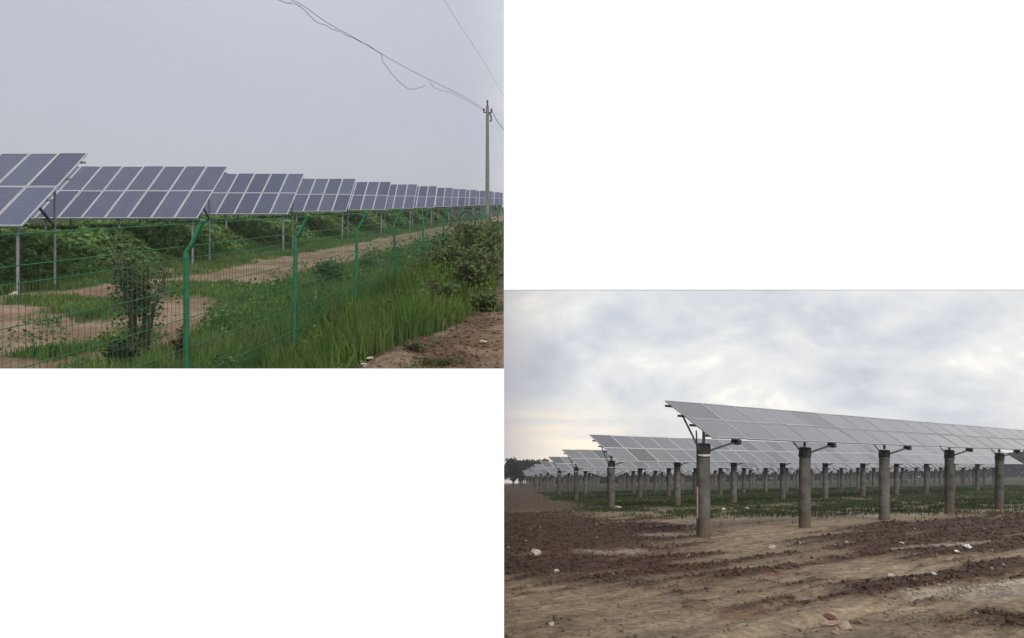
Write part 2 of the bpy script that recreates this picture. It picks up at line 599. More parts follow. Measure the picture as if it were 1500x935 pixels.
def right_zones(x, y):
    w, t = wperp(x, y), talong(x, y)
    n_big = fbm(x * 0.45 + 40, y * 0.45, 4) - 0.5
    n_str = fbm(t * 0.16 + 5, (w + 0.8 * fbm(x * .3, y * .3, 2)) * 1.7 + 3, 4) - 0.5      # streaks along the ruts
    n_fine = fbm(x * 3.1, y * 3.1, 4) - 0.5
    d = np.full_like(x, -0.30)
    d = np.maximum(d, blob(x, y, 1.7, 26, 4.0, 12.0, 0.0) * 1.5)
    d = np.maximum(d, blob(x, y, 0.4, 15.6, 2.3, 2.2, 0.5) * 1.5)
    d = np.maximum(d, blob(x, y, 16, 24.6, 13.5, 2.6, EA) * 0.95)
    d = np.maximum(d, blob(x, y, 10.4, 18.2, 6.8, 1.5, EA - .06) * 0.75)
    d = np.maximum(d, blob(x, y, 9.0, 13.3, 5.2, 0.50, EA - .10) * 0.68)
    d = np.maximum(d, blob(x, y, 5.6, 8.7, 1.7, 0.50, 0.25) * 0.6)
    d = np.maximum(d, blob(x, y, 2.75, 11.2, 0.55, 0.28, 0.5) * 0.8)
    n_line = fbm(t * 0.30 + 15, (w + 0.5 * fbm(x * .4, y * .4, 2)) * 5.5, 3) - 0.5
    dark = smooth(-0.24, 0.34, d * 0.55 + n_big * 0.8 + n_str * 0.9 + n_line * 0.55 + n_fine * 0.5 - 0.07)
    n_str = 0.55 * n_str + 0.75 * n_line
    pal = np.full_like(x, -0.5)
    pal = np.maximum(pal, blob(x, y, 7.3, 11.0, 1.7, 0.55, 0.35))
    pal = np.maximum(pal, blob(x, y, 5.0, 22.6, 1.6, 0.8, 0.2) * 0.8)
    pal = np.maximum(pal, blob(x, y, 2.6, 17.4, 1.0, 0.9, 0.6) * 0.7)
    pal = np.maximum(pal, blob(x, y, 10.6, 17.8, 1.6, 0.30, 0.4) * 0.7)
    pal = np.maximum(pal, blob(x, y, 13, 31, 9, 0.8, 0.25) * 0.75)
    pale = smooth(0.1, 0.7, pal + n_big * 0.9 + n_fine * 0.8)
    red = smooth(0.35, 0.8, np.maximum(blob(x, y, 4.6, 13.1, .35, .45, .5), blob(x, y, 3.0, 9.4, .5, .35, .4)) + n_fine * 1.4)
    g = smooth(30, 38, y + 4.2 * n_big) * smooth(4.2, 7.2, x + 5 * n_big) 
    green = g * smooth(-0.06, 0.14, n_big * 1.2 + n_str * 1.0 + 0.03)
    return dark, pale, red, green, n_str, n_fine, n_big


def gR(x, y, fine=True):
    x, y = np.asarray(x, float), np.asarray(y, float)
    z = -HR - SR * y + TR * x
    if fine:
        w, t = wperp(x, y), talong(x, y)
        dark, pale, red, green, ns, nf, nb = right_zones(x, y)
        ww = w + 0.5 * fbm(x * .25 + 9, y * .25, 2)
        rut = np.maximum(0, np.sin(ww * 2 * math.pi / 1.55)) ** 4 * smooth(0.35, 0.6, fbm(t * .12 + 30, ww * .6, 2))
        z = z - 0.085 * rut * (1 - .5 * dark) + 0.025 * dark * (0.2 + fbm(x * 1.9, y * 1.9, 4)) + 0.06 * dark * np.maximum(0, fbm(x * 7.5, y * 7.5, 3) - 0.45)
        z = z + 0.05 * ns + 0.03 * nf * (0.3 + dark) + 0.10 * nb
    return z


def ticks(segs):
    out = [segs[0][0]]
    for a, b, st0, st1 in segs:
        p, st = a, st0
        while p < b - 1e-6:
            st = st0 + (st1 - st0) * (p - a) / (b - a)
            p = min(p + st, b)
            out.append(p)
    return np.unique(np.round(np.array(out), 4))


def sheet(name, xs, ys, zf, cf, mat):
    X, Y = np.meshgrid(xs, ys)
    x, y = X.ravel(), Y.ravel()
    z = zf(x, y)
    nx = len(xs)
    i = (np.arange(len(ys) - 1)[:, None] * nx + np.arange(nx - 1)[None, :]).ravel()
    faces = np.stack([i, i + 1, i + nx + 1, i + nx], 1)
    o = np_mesh(name, np.stack([x, y, z], 1), faces, mat, col=cf(x, y), smooth_shade=True)
    return tag(o, kind='structure')


def lerp(a, b, t):
    return np.asarray(a)[None, :] * (1 - t[:, None]) + np.asarray(b)[None, :] * t[:, None] if np.ndim(a) == 1 else a * (1 - t[:, None]) + np.asarray(b)[None, :] * t[:, None]


TAN, DARK, PALE, RED, GREEN = (0.255, 0.192, 0.128), (0.066, 0.039, 0.026), (0.31, 0.262, 0.205), (0.17, 0.075, 0.045), (0.036, 0.050, 0.020)


def col_right(x, y):
    dark, pale, red, green, ns, nf, nb = right_zones(x, y)
    c = lerp(np.array(TAN), PALE, pale)
    c = c * (1 + 1.0 * ns[:, None] + 0.5 * nf[:, None])
    c = lerp(c, RED, red * 0.6)
    c = lerp(c, DARK, dark * (1 - 0.7 * pale))
    far = smooth(33, 45, y)
    c = lerp(c, (0.062, 0.052, 0.032), far * 0.6 * (1 - green))
    c = lerp(c, (0.034, 0.042, 0.020), smooth(58, 80, y) * 0.85 * smooth(4, 9, x))
    c = lerp(c, (0.075, 0.048, 0.032), smooth(36, 48, y) * smooth(8, 5, x) * 0.8)
    c = lerp(c, GREEN, green * 0.9)
    return c


def grass_amount(x, y):
    """0..1 how much grass grows on the left field"""
    X = across(x, y)
    nb = fbm(x * 0.55 + 3, y * 0.55 + 8, 4) - 0.5
    nf = fbm(x * 2.3 + 3, y * 2.3 + 8, 3) - 0.5
    a = np.where(X < 8.6, 1.0, np.where(X < 12.4, -0.35, 0.8))
    inner = 5.9 + 2.1 * smooth(11.5, 19, y)
    near = smooth(25, 16, y)
    a = 1.0 - (1.35 + 0.55 * near) * smooth(0, 1.2, X - inner) + (1.25 + 0.45 * near) * smooth(0, 1.6, X - 11.3 - 2.6 * near)
    a = a + nb * 2.3 + nf * 1.6
    # grass clumps standing on the bare path
    for cx, cy, r in ((-9.2, 16.8, 1.15), (-8.2, 15.6, 0.7), (-7.0, 11.5, 0.62), (-8.5, 20.8, 1.0), (-7.5, 19.5, 0.8), (-6.3, 12.6, 0.5), (-11.0, 17.6, 0.7)):
        a = a + 2.3 * np.exp(-(((x - cx) / r) ** 2 + ((y - cy) / (r * 1.1)) ** 2))
    # bare earth heap and trodden ground beside the viewer
    heap = smooth(3.0, 2.5, X - 0.5 * (fbm(x * 1.3, y * 1.3, 3) - .5) + 0.32 * np.clip(y - 8, 0, 9)) * smooth(12.3, 11.0, y + 1.2 * nb)
    a = a - 2.6 * heap
    a = a - 0.85 * smooth(2.2, 1.3, X) * smooth(10, 11, y) * smooth(19, 16, y)
    a = a + 1.3 * np.exp(-(((x + 0.95) / 0.28) ** 2 + ((y - 8.35) / 0.42) ** 2))
    a = a + 0.55 * heap * smooth(.55, .75, fbm(x * 2.6 + 90, y * 2.6, 3)) * 3
    a = a - 0.9 * smooth(22, 60, y) * smooth(8.3, 8.8, X) * smooth(12.6, 12, X)
    return np.clip(a, 0, 1)


def col_left(x, y):
    X = across(x, y)
    a = grass_amount(x, y)
    nb = fbm(x * 0.9, y * 0.9, 4)
    nf = fbm(x * 4, y * 4, 3)
    earth = lerp(np.array((0.165, 0.108, 0.070)), (0.225, 0.160, 0.113), smooth(.35, .65, nb))
    heap = smooth(3.4, 2.6, X)
    hn_ = fbm(x * 1.6 + 60, y * 1.6, 4)
    earth = lerp(earth, (0.085, 0.052, 0.034), heap * smooth(.62, .36, hn_) * .9)
    earth = lerp(earth, (0.135, 0.100, 0.068), heap * smooth(.5, .7, hn_) * .8)
    earth = earth * (0.75 + 0.5 * nf[:, None])
    c = lerp(earth, (0.030, 0.045, 0.016), (a * 0.92).clip(0, 1))
    c = lerp(c, (0.022, 0.034, 0.014), smooth(15.2, 16.2, X))
    return c


xsL = -ticks([(0, 9, 0.05, 0.07), (9, 20, 0.07, 0.25), (20, 60, 0.3, 4), (60, 220, 8, 30)])[::-1]
ysL = ticks([(3.25, 7, 0.4, 0.1), (7, 14, 0.055, 0.07), (14, 35, 0.08, 0.25), (35, 90, 0.3, 2), (90, 260, 3, 20)])
sheet('grassy_field', xsL, ysL, gL, col_left, M['soil'])
xsR = ticks([(-1.2, 0, 0.2, 0.2), (0, 12, 0.045, 0.055), (12, 30, 0.06, 0.2), (30, 90, 0.3, 4), (90, 420, 8, 40)])
ysR = ticks([(3.25, 7.6, 0.5, 0.1), (7.6, 15, 0.04, 0.06), (15, 34, 0.07, 0.16), (34, 80, 0.2, 1.2), (80, 420, 2, 30)])
sheet('muddy_field', xsR, ysR, gR, col_right, M['mud'])
# cut earth face between the higher and the lower field
yy = ysL[::6]
yy = np.unique(np.concatenate([yy, [ysL[-1]]]))
zt, zb_ = gL(np.zeros_like(yy), yy), gR(np.zeros_like(yy), yy, False) - 0.5
NL = 26
rowsE = []
for q in range(NL):
    f = q / (NL - 1)
    zz = zt * (1 - f) + zb_ * f - 0.02 * (q == 0)
    rowsE.append(np.stack([-0.004 - 0.35 * f - (0.9 if 0 < q else 0.0) * min(1, 6 * f) * np.maximum(0, fbm(yy * 0.9, zz * 0.9 + 30, 4) - .3), yy, zz], 1))
nn = len(yy)
ii = (np.arange(NL - 1)[:, None] * nn + np.arange(nn - 1)[None, :]).ravel()
tag(np_mesh('embankment', np.concatenate(rowsE), np.stack([ii, ii + 1, ii + nn + 1, ii + nn], 1), M['cutbank']), kind='structure')


def zL(x, y): return float(gL(np.array([x]), np.array([y]))[0])
def zR(x, y): return float(gR(np.array([x]), np.array([y]))[0])


def ground_hit(u, v, g):
    """where the ray through a photo pixel meets the ground"""
    r = ray(u, v)
    d = 5.0
    while d < 300:
        if r.z * d <= g(r.x * d, d): break
        d += 0.03
    return Vector((r.x * d, d, g(r.x * d, d)))


# ------------------------------------------------------------------ solar tables
def panel_meshes(w, h, mat, tagname, fw=0.03):
    """glass slab with UVs + aluminium frame; local x along the row, y up the slope, z = normal"""
    me = bpy.data.meshes.new('solar_panel_' + tagname)
    bm = bmesh.new()
    t = 0.03
    vs_ = [bm.verts.new((x, y, z)) for z in (-t / 2, t / 2) for x, y in ((fw * .5, fw * .5), (w - fw * .5, fw * .5), (w - fw * .5, h - fw * .5), (fw * .5, h - fw * .5))]
    uvl = bm.loops.layers.uv.new('UVMap')
    for q in ((3, 2, 1, 0), (4, 5, 6, 7), (0, 1, 5, 4), (1, 2, 6, 5), (2, 3, 7, 6), (3, 0, 4, 7)):
        f = bm.faces.new([vs_[i] for i in q])
        for lp in f.loops:
            lp[uvl].uv = (lp.vert.co.x / w, lp.vert.co.y / h)
    bm.to_mesh(me)
    bm.free()
    me.materials.append(mat)
    b = MB()
    z = 0.003
    fm = M['alu'] if tagname != 'grey' else M['alu_dull']
    b.box((w / 2, fw / 2, z), (w, fw, t + 0.012))
    b.box((w / 2, h - fw / 2, z), (w, fw, t + 0.012))
    b.box((fw / 2, h / 2, z), (fw, h - 2 * fw, t + 0.012))
    b.box((w - fw / 2, h / 2, z), (fw, h - 2 * fw, t + 0.012))
    return me, b.mesh('panel_frame_' + tagname, fm)


ORD = ['first', 'second', 'third', 'fourth', 'fifth', 'sixth', 'seventh', 'eighth', 'ninth', 'tenth', 'eleventh', 'twelfth', 'thirteenth', 'fourteenth', 'fifteenth', 'sixteenth']

# ---- left field: rows of blue panels, two portrait modules high, on steel legs
LMW, LGAP = 0.815, 0.02
eT = Vector((0, 2.9, 1.94 + SL * 2.9))
LSL = eT.length
eT.normalize()
eX = Vector((1, 0, 0))
eN = eX.cross(eT)
RL = Matrix((eX, eT, eN)).transposed()
LMH = (LSL - LGAP) / 2
lp_me, lf_me = panel_meshes(LMW - LGAP, LMH, M['panel_blue'], 'blue', 0.028)
leg_n = 8
for k in range(15):
    yb = 18.2 + 8.05 * k + (0, .1, -.15, .1, 0, .2, -.1, 0, .1, -.1, 0, 0, 0, 0, 0)[k]
    xe = min(-11.65 + 0.92 * k, -0.15)
    nm = (9, 12, 9, 8, 8, 7, 7, 6, 6, 6, 6, 6, 6, 6, 6)[k]
    zb = -HL + SL * yb + 1.70
    root = empty('solar_array', (xe - 0.4, yb + 0.3, -HL + SL * yb))
    rl = root.location.copy()
    if k == 0:
        lab = 'blue solar panel row nearest the withered bush, its braced end leg showing'
    else:
        lab = 'blue panel row beyond green fence, %s counting on from the row by the withered bush' % ORD[k]
    tag(root, lab, 'solar array', 'rows of blue panels behind the fence')
    B = Vector((xe, yb, zb))
    for j in range(nm):
        for r in range(2):
            p = B - eX * ((j + 1) * LMW) + eT * (r * (LMH + LGAP)) + eN * 0.03
            jit = Matrix.Rotation(random.uniform(-.006, .006), 3, 'X') @ Matrix.Rotation(random.uniform(-.004, .004), 3, 'Y')
            o = link('solar_panel', lp_me, root, p - rl, RL @ jit)
            link('panel_frame', lf_me, o)
    # rails along the row and legs
    for s in (0.45, 1.35, 2.45, 3.4):
        a = B + eT * s - eN * 0.03 + eX * 0.06
        MB().bar(a - rl, a - eX * (nm * LMW + 0.12) - rl, 0.05, 0.05).build('rail', M['galv'], root)
    nl = 4 if k < 4 else 2
    for q in range(min(nl, int(nm * LMW / 2.6) + 1)):
        x = xe - 0.30 - q * 2.6
        f0 = B + eT * 0.35
        r0 = B + eT * 2.35
        gy = float(gL(x, f0.y, False))
        MB().tube([(x - rl.x, f0.y - rl.y, gy - 0.3 - rl.z), (x - rl.x, f0.y - rl.y, f0.z - 0.09 - rl.z)], 0.04, 8).build('leg', M['galv'], root, smooth_shade=True)
        gy = float(gL(x, r0.y, False))
        MB().tube([(x - rl.x, r0.y - rl.y, gy - 0.3 - rl.z), (x - rl.x, r0.y - rl.y, r0.z - 0.09 - rl.z)], 0.033, 8).build('leg', M['galv'], root, smooth_shade=True)
        if k < 5:
            c0 = B + eT * 1.25 - eN * 0.1
            MB().bar((x - rl.x, c0.y - rl.y, c0.z - rl.z), (x - rl.x, r0.y - rl.y, r0.z - 1.25 - rl.z), 0.05, 0.05).build('brace', M['dark_steel'], root)
            a, b2 = B + eT * 0.1 - eN * 0.08, B + eT * (LSL - 0.1) - eN * 0.08
            MB().bar((x - rl.x, a.y - rl.y, a.z - rl.z), (x - rl.x, b2.y - rl.y, b2.z - rl.z), 0.045, 0.07).build('rafter', M['galv'], root)

# ---- right field: rows of grey panels, two landscape modules high, on concrete posts
e1 = Vector((E1H.x, E1H.y, -SR * E1H.y + TR * E1H.x)).normalized()
Bc = at(1044, 642, 21.0)
rT = ray(974.4, 587.4)
Tc = rT * (Bc.dot(e1) / rT.dot(e1))
e2 = (Tc - Bc)
RSL = e2.length
e2.normalize()
e3 = e1.cross(e2)
RR = Matrix((e1, e2, e3)).transposed()
RMW, RGAP = 1.70, 0.02
RMH = (RSL - RGAP) / 2
rp_me, rf_me = panel_meshes(RMW - RGAP, RMH, M['panel_grey'], 'grey', 0.036)
P1 = Vector((5.75, 21.6, 0))
STEP = 5.66


def lathe_post(h, r):
    mb = MB()
    zs = [(-0.5, r * 1.03), (0.0, r * 1.03), (h * .5, r), (h - 0.30, r * 0.98)]
    mb.tube([(0, 0, z) for z, _ in zs], [q for _, q in zs], 16)
    cb = MB()
    zs = [(h - 0.30, r * 1.04), (h - 0.28, r * 1.07), (h - 0.02, r * 1.07), (h, r * 1.0)]
    cb.tube([(0, 0, z) for z, _ in zs], [q for _, q in zs], 16)
    return mb.mesh('post', M['concrete'], True), cb.mesh('post_cap', M['concrete_dark'], True)


post_me, cap_me = lathe_post(2.68, 0.185)
clamp_me = MB().box((0, 0, 0), (0.16, 0.24, 0.14), Matrix.Rotation(EA, 3, 'Z')).mesh('clamp', M['dark_steel'])
NR = 15
RMH2 = RMH * 1.32
rp2_me, rf2_me = panel_meshes(RMW - RGAP, RMH2, M['panel_grey'], 'rear', 0.040)
for k in range(NR):
    dy = 19.6 * k + (0, 0, .5, -.4, .6, 0, 0, 0, 0, 0, 0, 0, 0, 0, 0)[k]
    off = Vector((0.15 * min(k, 1) - 0.0, dy, -SR * dy))
    base = P1 + off
    root = empty('solar_array', (base.x, base.y, -HR - SR * base.y + TR * base.x))
    rl = root.location.copy()
    if k == 0:
        lab = 'grey panel row on thick concrete posts at the edge of the bare mud'
    else:
        lab = 'grey panel row on concrete posts, %s counting back from the bare mud' % ORD[k]
    tag(root, lab, 'solar array', 'rows of grey panels on concrete posts')
    B = Bc + Vector((0.15 * min(k, 1), dy, -SR * dy + TR * 0.15 * min(k, 1)))
    length = (34, 62, 92, 118, 140, 150, 150, 150, 150, 150, 150, 150, 150, 150, 150)[k]
    nind = (20, 36, 30, 16, 8, 6, 5, 4, 4, 4, 4, 3, 3, 3, 3)[k]
    mh = RMH if k == 0 else RMH2
    nm = int(length / RMW)
    rest = []
    for j in range(nm):
        for r in range(2):
            p = B + e1 * (j * RMW) + e2 * (r * (mh + RGAP) - (mh - RMH))
            jit = Matrix.Rotation(random.uniform(-.01, .01), 3, 'X') @ Matrix.Rotation(random.uniform(-.008, .008), 3, 'Y')
            if j < nind:
                o = link('solar_panel', rp2_me if k else rp_me, root, p - rl, RR @ jit)
                if k < 6: link('panel_frame', rf2_me if k else rf_me, o)
            else:
                rest.append(p)
    if rest:      # panels too far off to tell apart: one part, still built panel by panel
        V, Fc = [], []
        g = 0.02
        for p in rest:
            b = len(V)
            for s, t_ in ((g, g), (RMW - 2 * g, g), (RMW - 2 * g, mh - g), (g, mh - g)):
                V.append(p + e1 * s + e2 * t_ - rl)
            for s, t_ in ((g, g), (RMW - 2 * g, g), (RMW - 2 * g, mh - g), (g, mh - g)):
                V.append(p + e1 * s + e2 * t_ - e3 * 0.035 - rl)
            for q in ((0, 1, 2, 3), (7, 6, 5, 4), (0, 4, 5, 1), (1, 5, 6, 2), (2, 6, 7, 3), (3, 7, 4, 0)):
                Fc.append([b + i for i in q])
        o = np_mesh('far_panels', [tuple(v) for v in V], Fc, M['panel_grey'], root)
        o['kind'] = 'stuff'
    L = nm * RMW
    if k < 4:
        for s in (0.22, 0.75, 1.25, RSL - 0.2):
            a = B + e2 * s - e3 * 0.06 - e1 * 0.14
            MB().bar(a - rl, a + e1 * (L + 0.2) - rl, 0.06, 0.07).build('rail', M['dark_steel'], root)
    step = STEP if k < 2 else 3.9
    npost = int((L - 0.3) / step) + 1
    npost = min(npost, (7, 12, 24, 30, 32, 30, 24, 18, 12, 8, 8, 5, 5, 5, 5)[k])
    for q in range(npost):
        pb = base + e1 * ((0, 5.42, 11.05, 16.95, 22.6, 28.3, 34)[q] if k == 0 else q * step)
        g0 = -HR - SR * pb.y + TR * pb.x + (0.0 if k < 3 else 0)
        loc = Vector((pb.x, pb.y, g0)) - rl
        hj = random.uniform(-0.05, 0.03)
        o = link('post', post_me, root, loc + Vector((0, 0, hj)), Matrix.Rotation(random.uniform(-.012, .012), 3, 'X') @ Matrix.Rotation(random.uniform(0, 6), 3, 'Z'))
        link('post_cap', cap_me, o)
        if k < 4:
            topz = g0 + 2.68
            tq = (pb - B).dot(e1) if False else (Vector((pb.x, pb.y, topz)) - B).dot(e1)
            uz = B.z + (-0.07 - (pb.x - B.x) * e3.x - (pb.y - B.y) * e3.y) / e3.z
            low = B + e1 * (tq + 0.95) + e2 * 0.05 - e3 * 0.13
            high = B + e1 * (tq - (0.62 if q else 0.22)) + e2 * (RSL * .62) - e3 * 0.09
            pt = Vector((pb.x, pb.y, topz))
            MB().tube([pt - rl, Vector((pb.x, pb.y, uz)) - rl], 0.045, 8).build('stub_column', M['galv'], root)
            col0 = pt - Vector((0, 0, 0.24)) + E1H * 0.17
            MB().bar(col0 - rl, low - rl, 0.05, 0.05).build('strut', M['galv'], root)
            col1 = pt - Vector((0, 0, 0.20)) - E1H * 0.17
            MB().bar(col1 - rl, high - rl, 0.04, 0.04).build('strut', M['galv'], root)
            link('clamp', clamp_me, root, low - rl)
            a, b2 = B + e1 * (tq + 0.95) + e2 * 0.02 - e3 * 0.11, B + e1 * (tq + 0.95) + e2 * (RSL - 0.05) - e3 * 0.11
            MB().bar(a - rl, b2 - rl, 0.06, 0.08).build('rafter', M['galv'], root)
            # collar ring
            rb = MB()
            rb.tube([pt - Vector((0, 0, 0.34)) - rl, pt - Vector((0, 0, 0.29)) - rl], 0.205, 16)
            rb.build('collar', M['galv'] if q else M['paper'], root, smooth_shade=True)
    if k == 0:   # the pale conduit strapped to the first post
        pb = base
        c0 = Vector((pb.x - 0.205, pb.y - 0.06, root.location.z)) - rl
        MB().tube([c0 + Vector((0, 0, -0.1)), c0 + Vector((0, 0, 2.5)), c0 + Vector((0.0, 0.1, 3.05))], 0.022, 8).build('conduit', M['dark_steel'], root)
        MB().box(c0 + Vector((0.0, -0.01, 1.0)), (0.04, 0.06, 0.9)).build('conduit_clip', M['brick'], root)

# ------------------------------------------------------------------ green mesh fence
fence = empty('mesh_fence', (-3.68, 5.0, zL(-3.68, 5)))
tag(fence, 'green plastic coated wire mesh fence with bent-arm posts along the grass', 'fence')
fr = fence.location.copy()
fpts = []
for i in range(15):
    y = 5.0 + 3.0 * i
    x = -3.07 + FD * (y - 11)
    fpts.append(Vector((x, y, -HL + SL * y)))
fdir = Vector((FD, 1, SL)).normalized()
fout = Vector((0.95, -0.1, 0)).normalized()
FH, AR = 1.80, 0.34
pm = MB().tube([(0, 0, -0.4), (0, 0, FH * .5), (0, 0, FH)], 0.030, 10).mesh('post', M['fence'], True)
am = MB().tube([(0, 0, FH), fout * 0.05 + Vector((0, 0, FH + .06)), fout * 0.19 + Vector((0, 0, FH + AR))], 0.026, 10).mesh('post_arm', M['fence'], True)
cm = MB().tube([fout * 0.188 + Vector((0, 0, FH + AR - .015)), fout * 0.194 + Vector((0, 0, FH + AR + .008))], 0.033, 10).mesh('post_cap', M['cap_green'], True)
for p in fpts:
    o = link('post', pm, fence, p - fr, Matrix.Rotation(random.uniform(-.015, .015), 3, 'Y'))
    link('post_arm', am, o)
    link('post_cap', cm, o)
for i in range(len(fpts) - 1):
    a, b = fpts[i], fpts[i + 1]
    hs = [0.12, 0.45, 0.78, 1.10, 1.42, 1.74]
    n_seg = 6
    for h in hs:
        pts = []
        sag = random.uniform(0.0, 0.02)
        for q in range(n_seg + 1):
            t = q / n_seg
            pts.append(a.lerp(b, t) + Vector((0, 0, h - sag * 4 * t * (1 - t))) - fr)
        MB().tube(pts, 0.0048 if i < 5 else 0.006, 5, False).build('line_wire', M['fence'], fence)
    for ox, h in ((0.05, FH + .07), (0.185, FH + AR - .03)):
        MB().tube([a + fout * ox + Vector((0, 0, h)) - fr, b + fout * ox + Vector((0, 0, h)) - fr], 0.0048 if i < 5 else 0.006, 5, False).build('line_wire', M['fence'], fence)
    if i < 10:
        mb = MB()
        for q in range(1, 40):
            t = q / 40
            p = a.lerp(b, t) - fr
            mb.tube([p + Vector((0, 0, 0.02)), p + Vector((random.uniform(-.006, .006), 0, 0.9)), p + Vector((0, 0, 1.76))], 0.0024, 4, False)
        for h in np.arange(0.2, 1.7, 0.16):
            mb.tube([a + Vector((0, 0, h)) - fr, b + Vector((0, 0, h)) - fr], 0.0018, 4, False)
        o = mb.build('wire_mesh', M['fence'], fence)
        o['kind'] = 'stuff'

# ------------------------------------------------------------------ utility pole and cables
YP = 63.0


def utility_pole(x, y, label, group):
    z = float(gL(x, y, False))
    root = empty('utility_pole', (x, y, z))
    tag(root, label, 'utility pole', group)
    MB().tube([(0, 0, -1), (0, 0, 4), (0, 0, 10.3)], [0.19, 0.165, 0.12], 14).build('shaft', M['pole_concrete'], root, smooth_shade=True)
    MB().bar((-0.34, 0, 9.75), (0.38, 0, 9.75), 0.09, 0.09).build('crossarm', M['dark_steel'], root)
    MB().tube([(0, 0, 10.3), (0, 0, 10.62)], [0.07, 0.05], 8).build('pin', M['dark_steel'], root)
    for px, pz in ((-0.3, 9.80), (0.33, 9.80), (0.0, 10.5)):
        MB().tube([(px, 0, pz), (px, 0, pz + .09), (px, 0, pz + .10), (px, 0, pz + .2), (px, 0, pz + .21), (px, 0, pz + .28)], [.05, .05, .09, .07, .10, .04], 10).build('insulator', M['porcelain'], root)
    MB().tube([(0.16, -.1, 9.7), (0.3, -.12, 9.4), (0.34, -.1, 9.05), (0.2, -.12, 8.95)], 0.07, 8).build('cable_loop', M['cable'], root, smooth_shade=True)
    return root


xp = (714 - PX) / F * YP
pole = utility_pole(xp, YP, 'slender grey concrete utility pole with cables rising behind the weeds', None)
ptop = pole.location + Vector((0, 0, 10.3))


def depth_at(u, u0=410., d0=20., u1=712., d1=YP):
    k = (u - u0) / (u1 - u0)
    return 1.0 / ((1 - k) / d0 + k / d1)


def spline(pts, n=8):
    out = []
    P = [pts[0]] + list(pts) + [pts[-1]]
    for i in range(1, len(P) - 2):
        for j in range(n):
            t = j / n
            a, b, c, d = P[i - 1], P[i], P[i + 1], P[i + 2]
            out.append(0.5 * ((2 * b) + (c - a) * t + (2 * a - 5 * b + 4 * c - d) * t * t + (3 * b - a - 3 * c + d) * t ** 3))
    out.append(pts[-1])
    return out


def cable(name, uv, r, label, pre=(), post=(), dfun=depth_at):
    pts = list(pre) + [at(u, v, dfun(u)) for u, v in uv] + list(post)
    pts = spline(pts)
    pts = [p + Vector((0, 0, random.uniform(-.035, .035) * p.y / 30)) for p in pts] if 'loose' in name or 'slack' in name else pts
    rr = [r * (0.26 + 0.42 * p.y / 40) for p in pts]
    tag(MB().tube(pts, rr, 6).build(name, M['cable'], smooth_shade=True), label, 'cable', 'overhead cables')


far_end = Vector((-7.5, 9.0, 9.9))
cable('overhead_cable', [(410, -6), (440, 6), (480, 34), (520, 56), (560, 80), (600, 102), (640, 122), (680, 142)], 0.017,
      'straight taut overhead cable running from the utility pole', pre=[far_end, far_end.lerp(at(400, -14, 19.6), .6), far_end.lerp(at(400, -14, 19.6), .95)], post=[ptop + Vector((-.3, 0, -.25))])
cable('loose_cable', [(411, 2), (432, 6), (446, 15), (462, 31), (482, 40), (506, 51), (530, 62), (556, 77), (561, 90), (574, 108), (592, 126), (606, 131), (622, 126)], 0.017,
      'loose overhead cable twisted round the taut one, its broken end drooping in a loop', pre=[far_end + Vector((.1, 0, -.1)), far_end.lerp(at(396, -9, 19.5), .6), far_end.lerp(at(396, -9, 19.5), .95)])
cable('slack_cable', [(628, 117), (637, 129), (652, 134), (668, 139), (690, 151)], 0.014,
      'short slack cable hanging below the taut one close to the utility pole', post=[ptop + Vector((-.28, -.05, -.45))])
cable('overhead_cable', [(652, 3), (672, 34), (690, 62), (706, 86)], 0.009,
      'thin steep overhead wire passing above the tip of the utility pole', pre=[at(600, -75, 14)], post=[at(728, 124, 85), at(760, 180, 120)],
      dfun=lambda u: depth_at(u, 600., 14., 714., YP))
tag(MB().tube(spline([ptop + Vector((.33, 0, -.25)), at(726, 174, 70), at(738, 190, 78), at(752, 205, 88)]), 0.03, 6).build('overhead_cable', M['cable']),
    'short overhead wire sloping down on the far side of the utility pole', 'cable', 'overhead cables')
utility_pole(-7.5, 9.0, 'second concrete utility pole carrying the far ends of the cables', None)


# ------------------------------------------------------------------ vegetation
def blades(name, x, y, z, h, w, col, lean=0.35, label=None, cat=None, kind='stuff', parent=None, loc=(0, 0, 0)):
    n = len(x)
    az = RNG.uniform(0, 2 * math.pi, n)
    ln = np.abs(RNG.normal(0, lean, n)) * h
    la = RNG.uniform(0, 2 * math.pi, n)
    cx, sy = np.cos(az) * w / 2, np.sin(az) * w / 2
    dx, dy = np.cos(la) * ln, np.sin(la) * ln
    P = np.zeros((n, 5, 3))
    P[:, 0] = np.stack([x - cx, y - sy, z - 0.03], 1)
    P[:, 1] = np.stack([x + cx, y + sy, z - 0.03], 1)
    P[:, 2] = np.stack([x + cx * .75 + dx * .35, y + sy * .75 + dy * .35, z + h * .58], 1)
    P[:, 3] = np.stack([x - cx * .75 + dx * .35, y - sy * .75 + dy * .35, z + h * .58], 1)
    P[:, 4] = np.stack([x + dx, y + dy, z + h * np.sqrt(np.clip(1 - (ln / np.maximum(h, .01)) ** 2 * .5, .3, 1))], 1)
    i = np.arange(n) * 5
    q = np.stack([i, i + 1, i + 2], 1), np.stack([i, i + 2, i + 3], 1), np.stack([i + 3, i + 2, i + 4], 1)
    c = np.repeat(col[:, None, :], 5, 1)
    return np_mesh(name, P.reshape(-1, 3), np.concatenate(q), M['grass'], parent, col=c.reshape(-1, 3), loc=loc)


def gcol(n, a, b, dry=0.06, dc=(0.16, 0.13, 0.06)):
    t = RNG.random(n)[:, None]
    c = np.asarray(a) * (1 - t) + np.asarray(b) * t
    k = RNG.random(n) < dry
    c[k] = np.asarray(dc) * RNG.uniform(.6, 1.1, (k.sum(), 1))
    return c


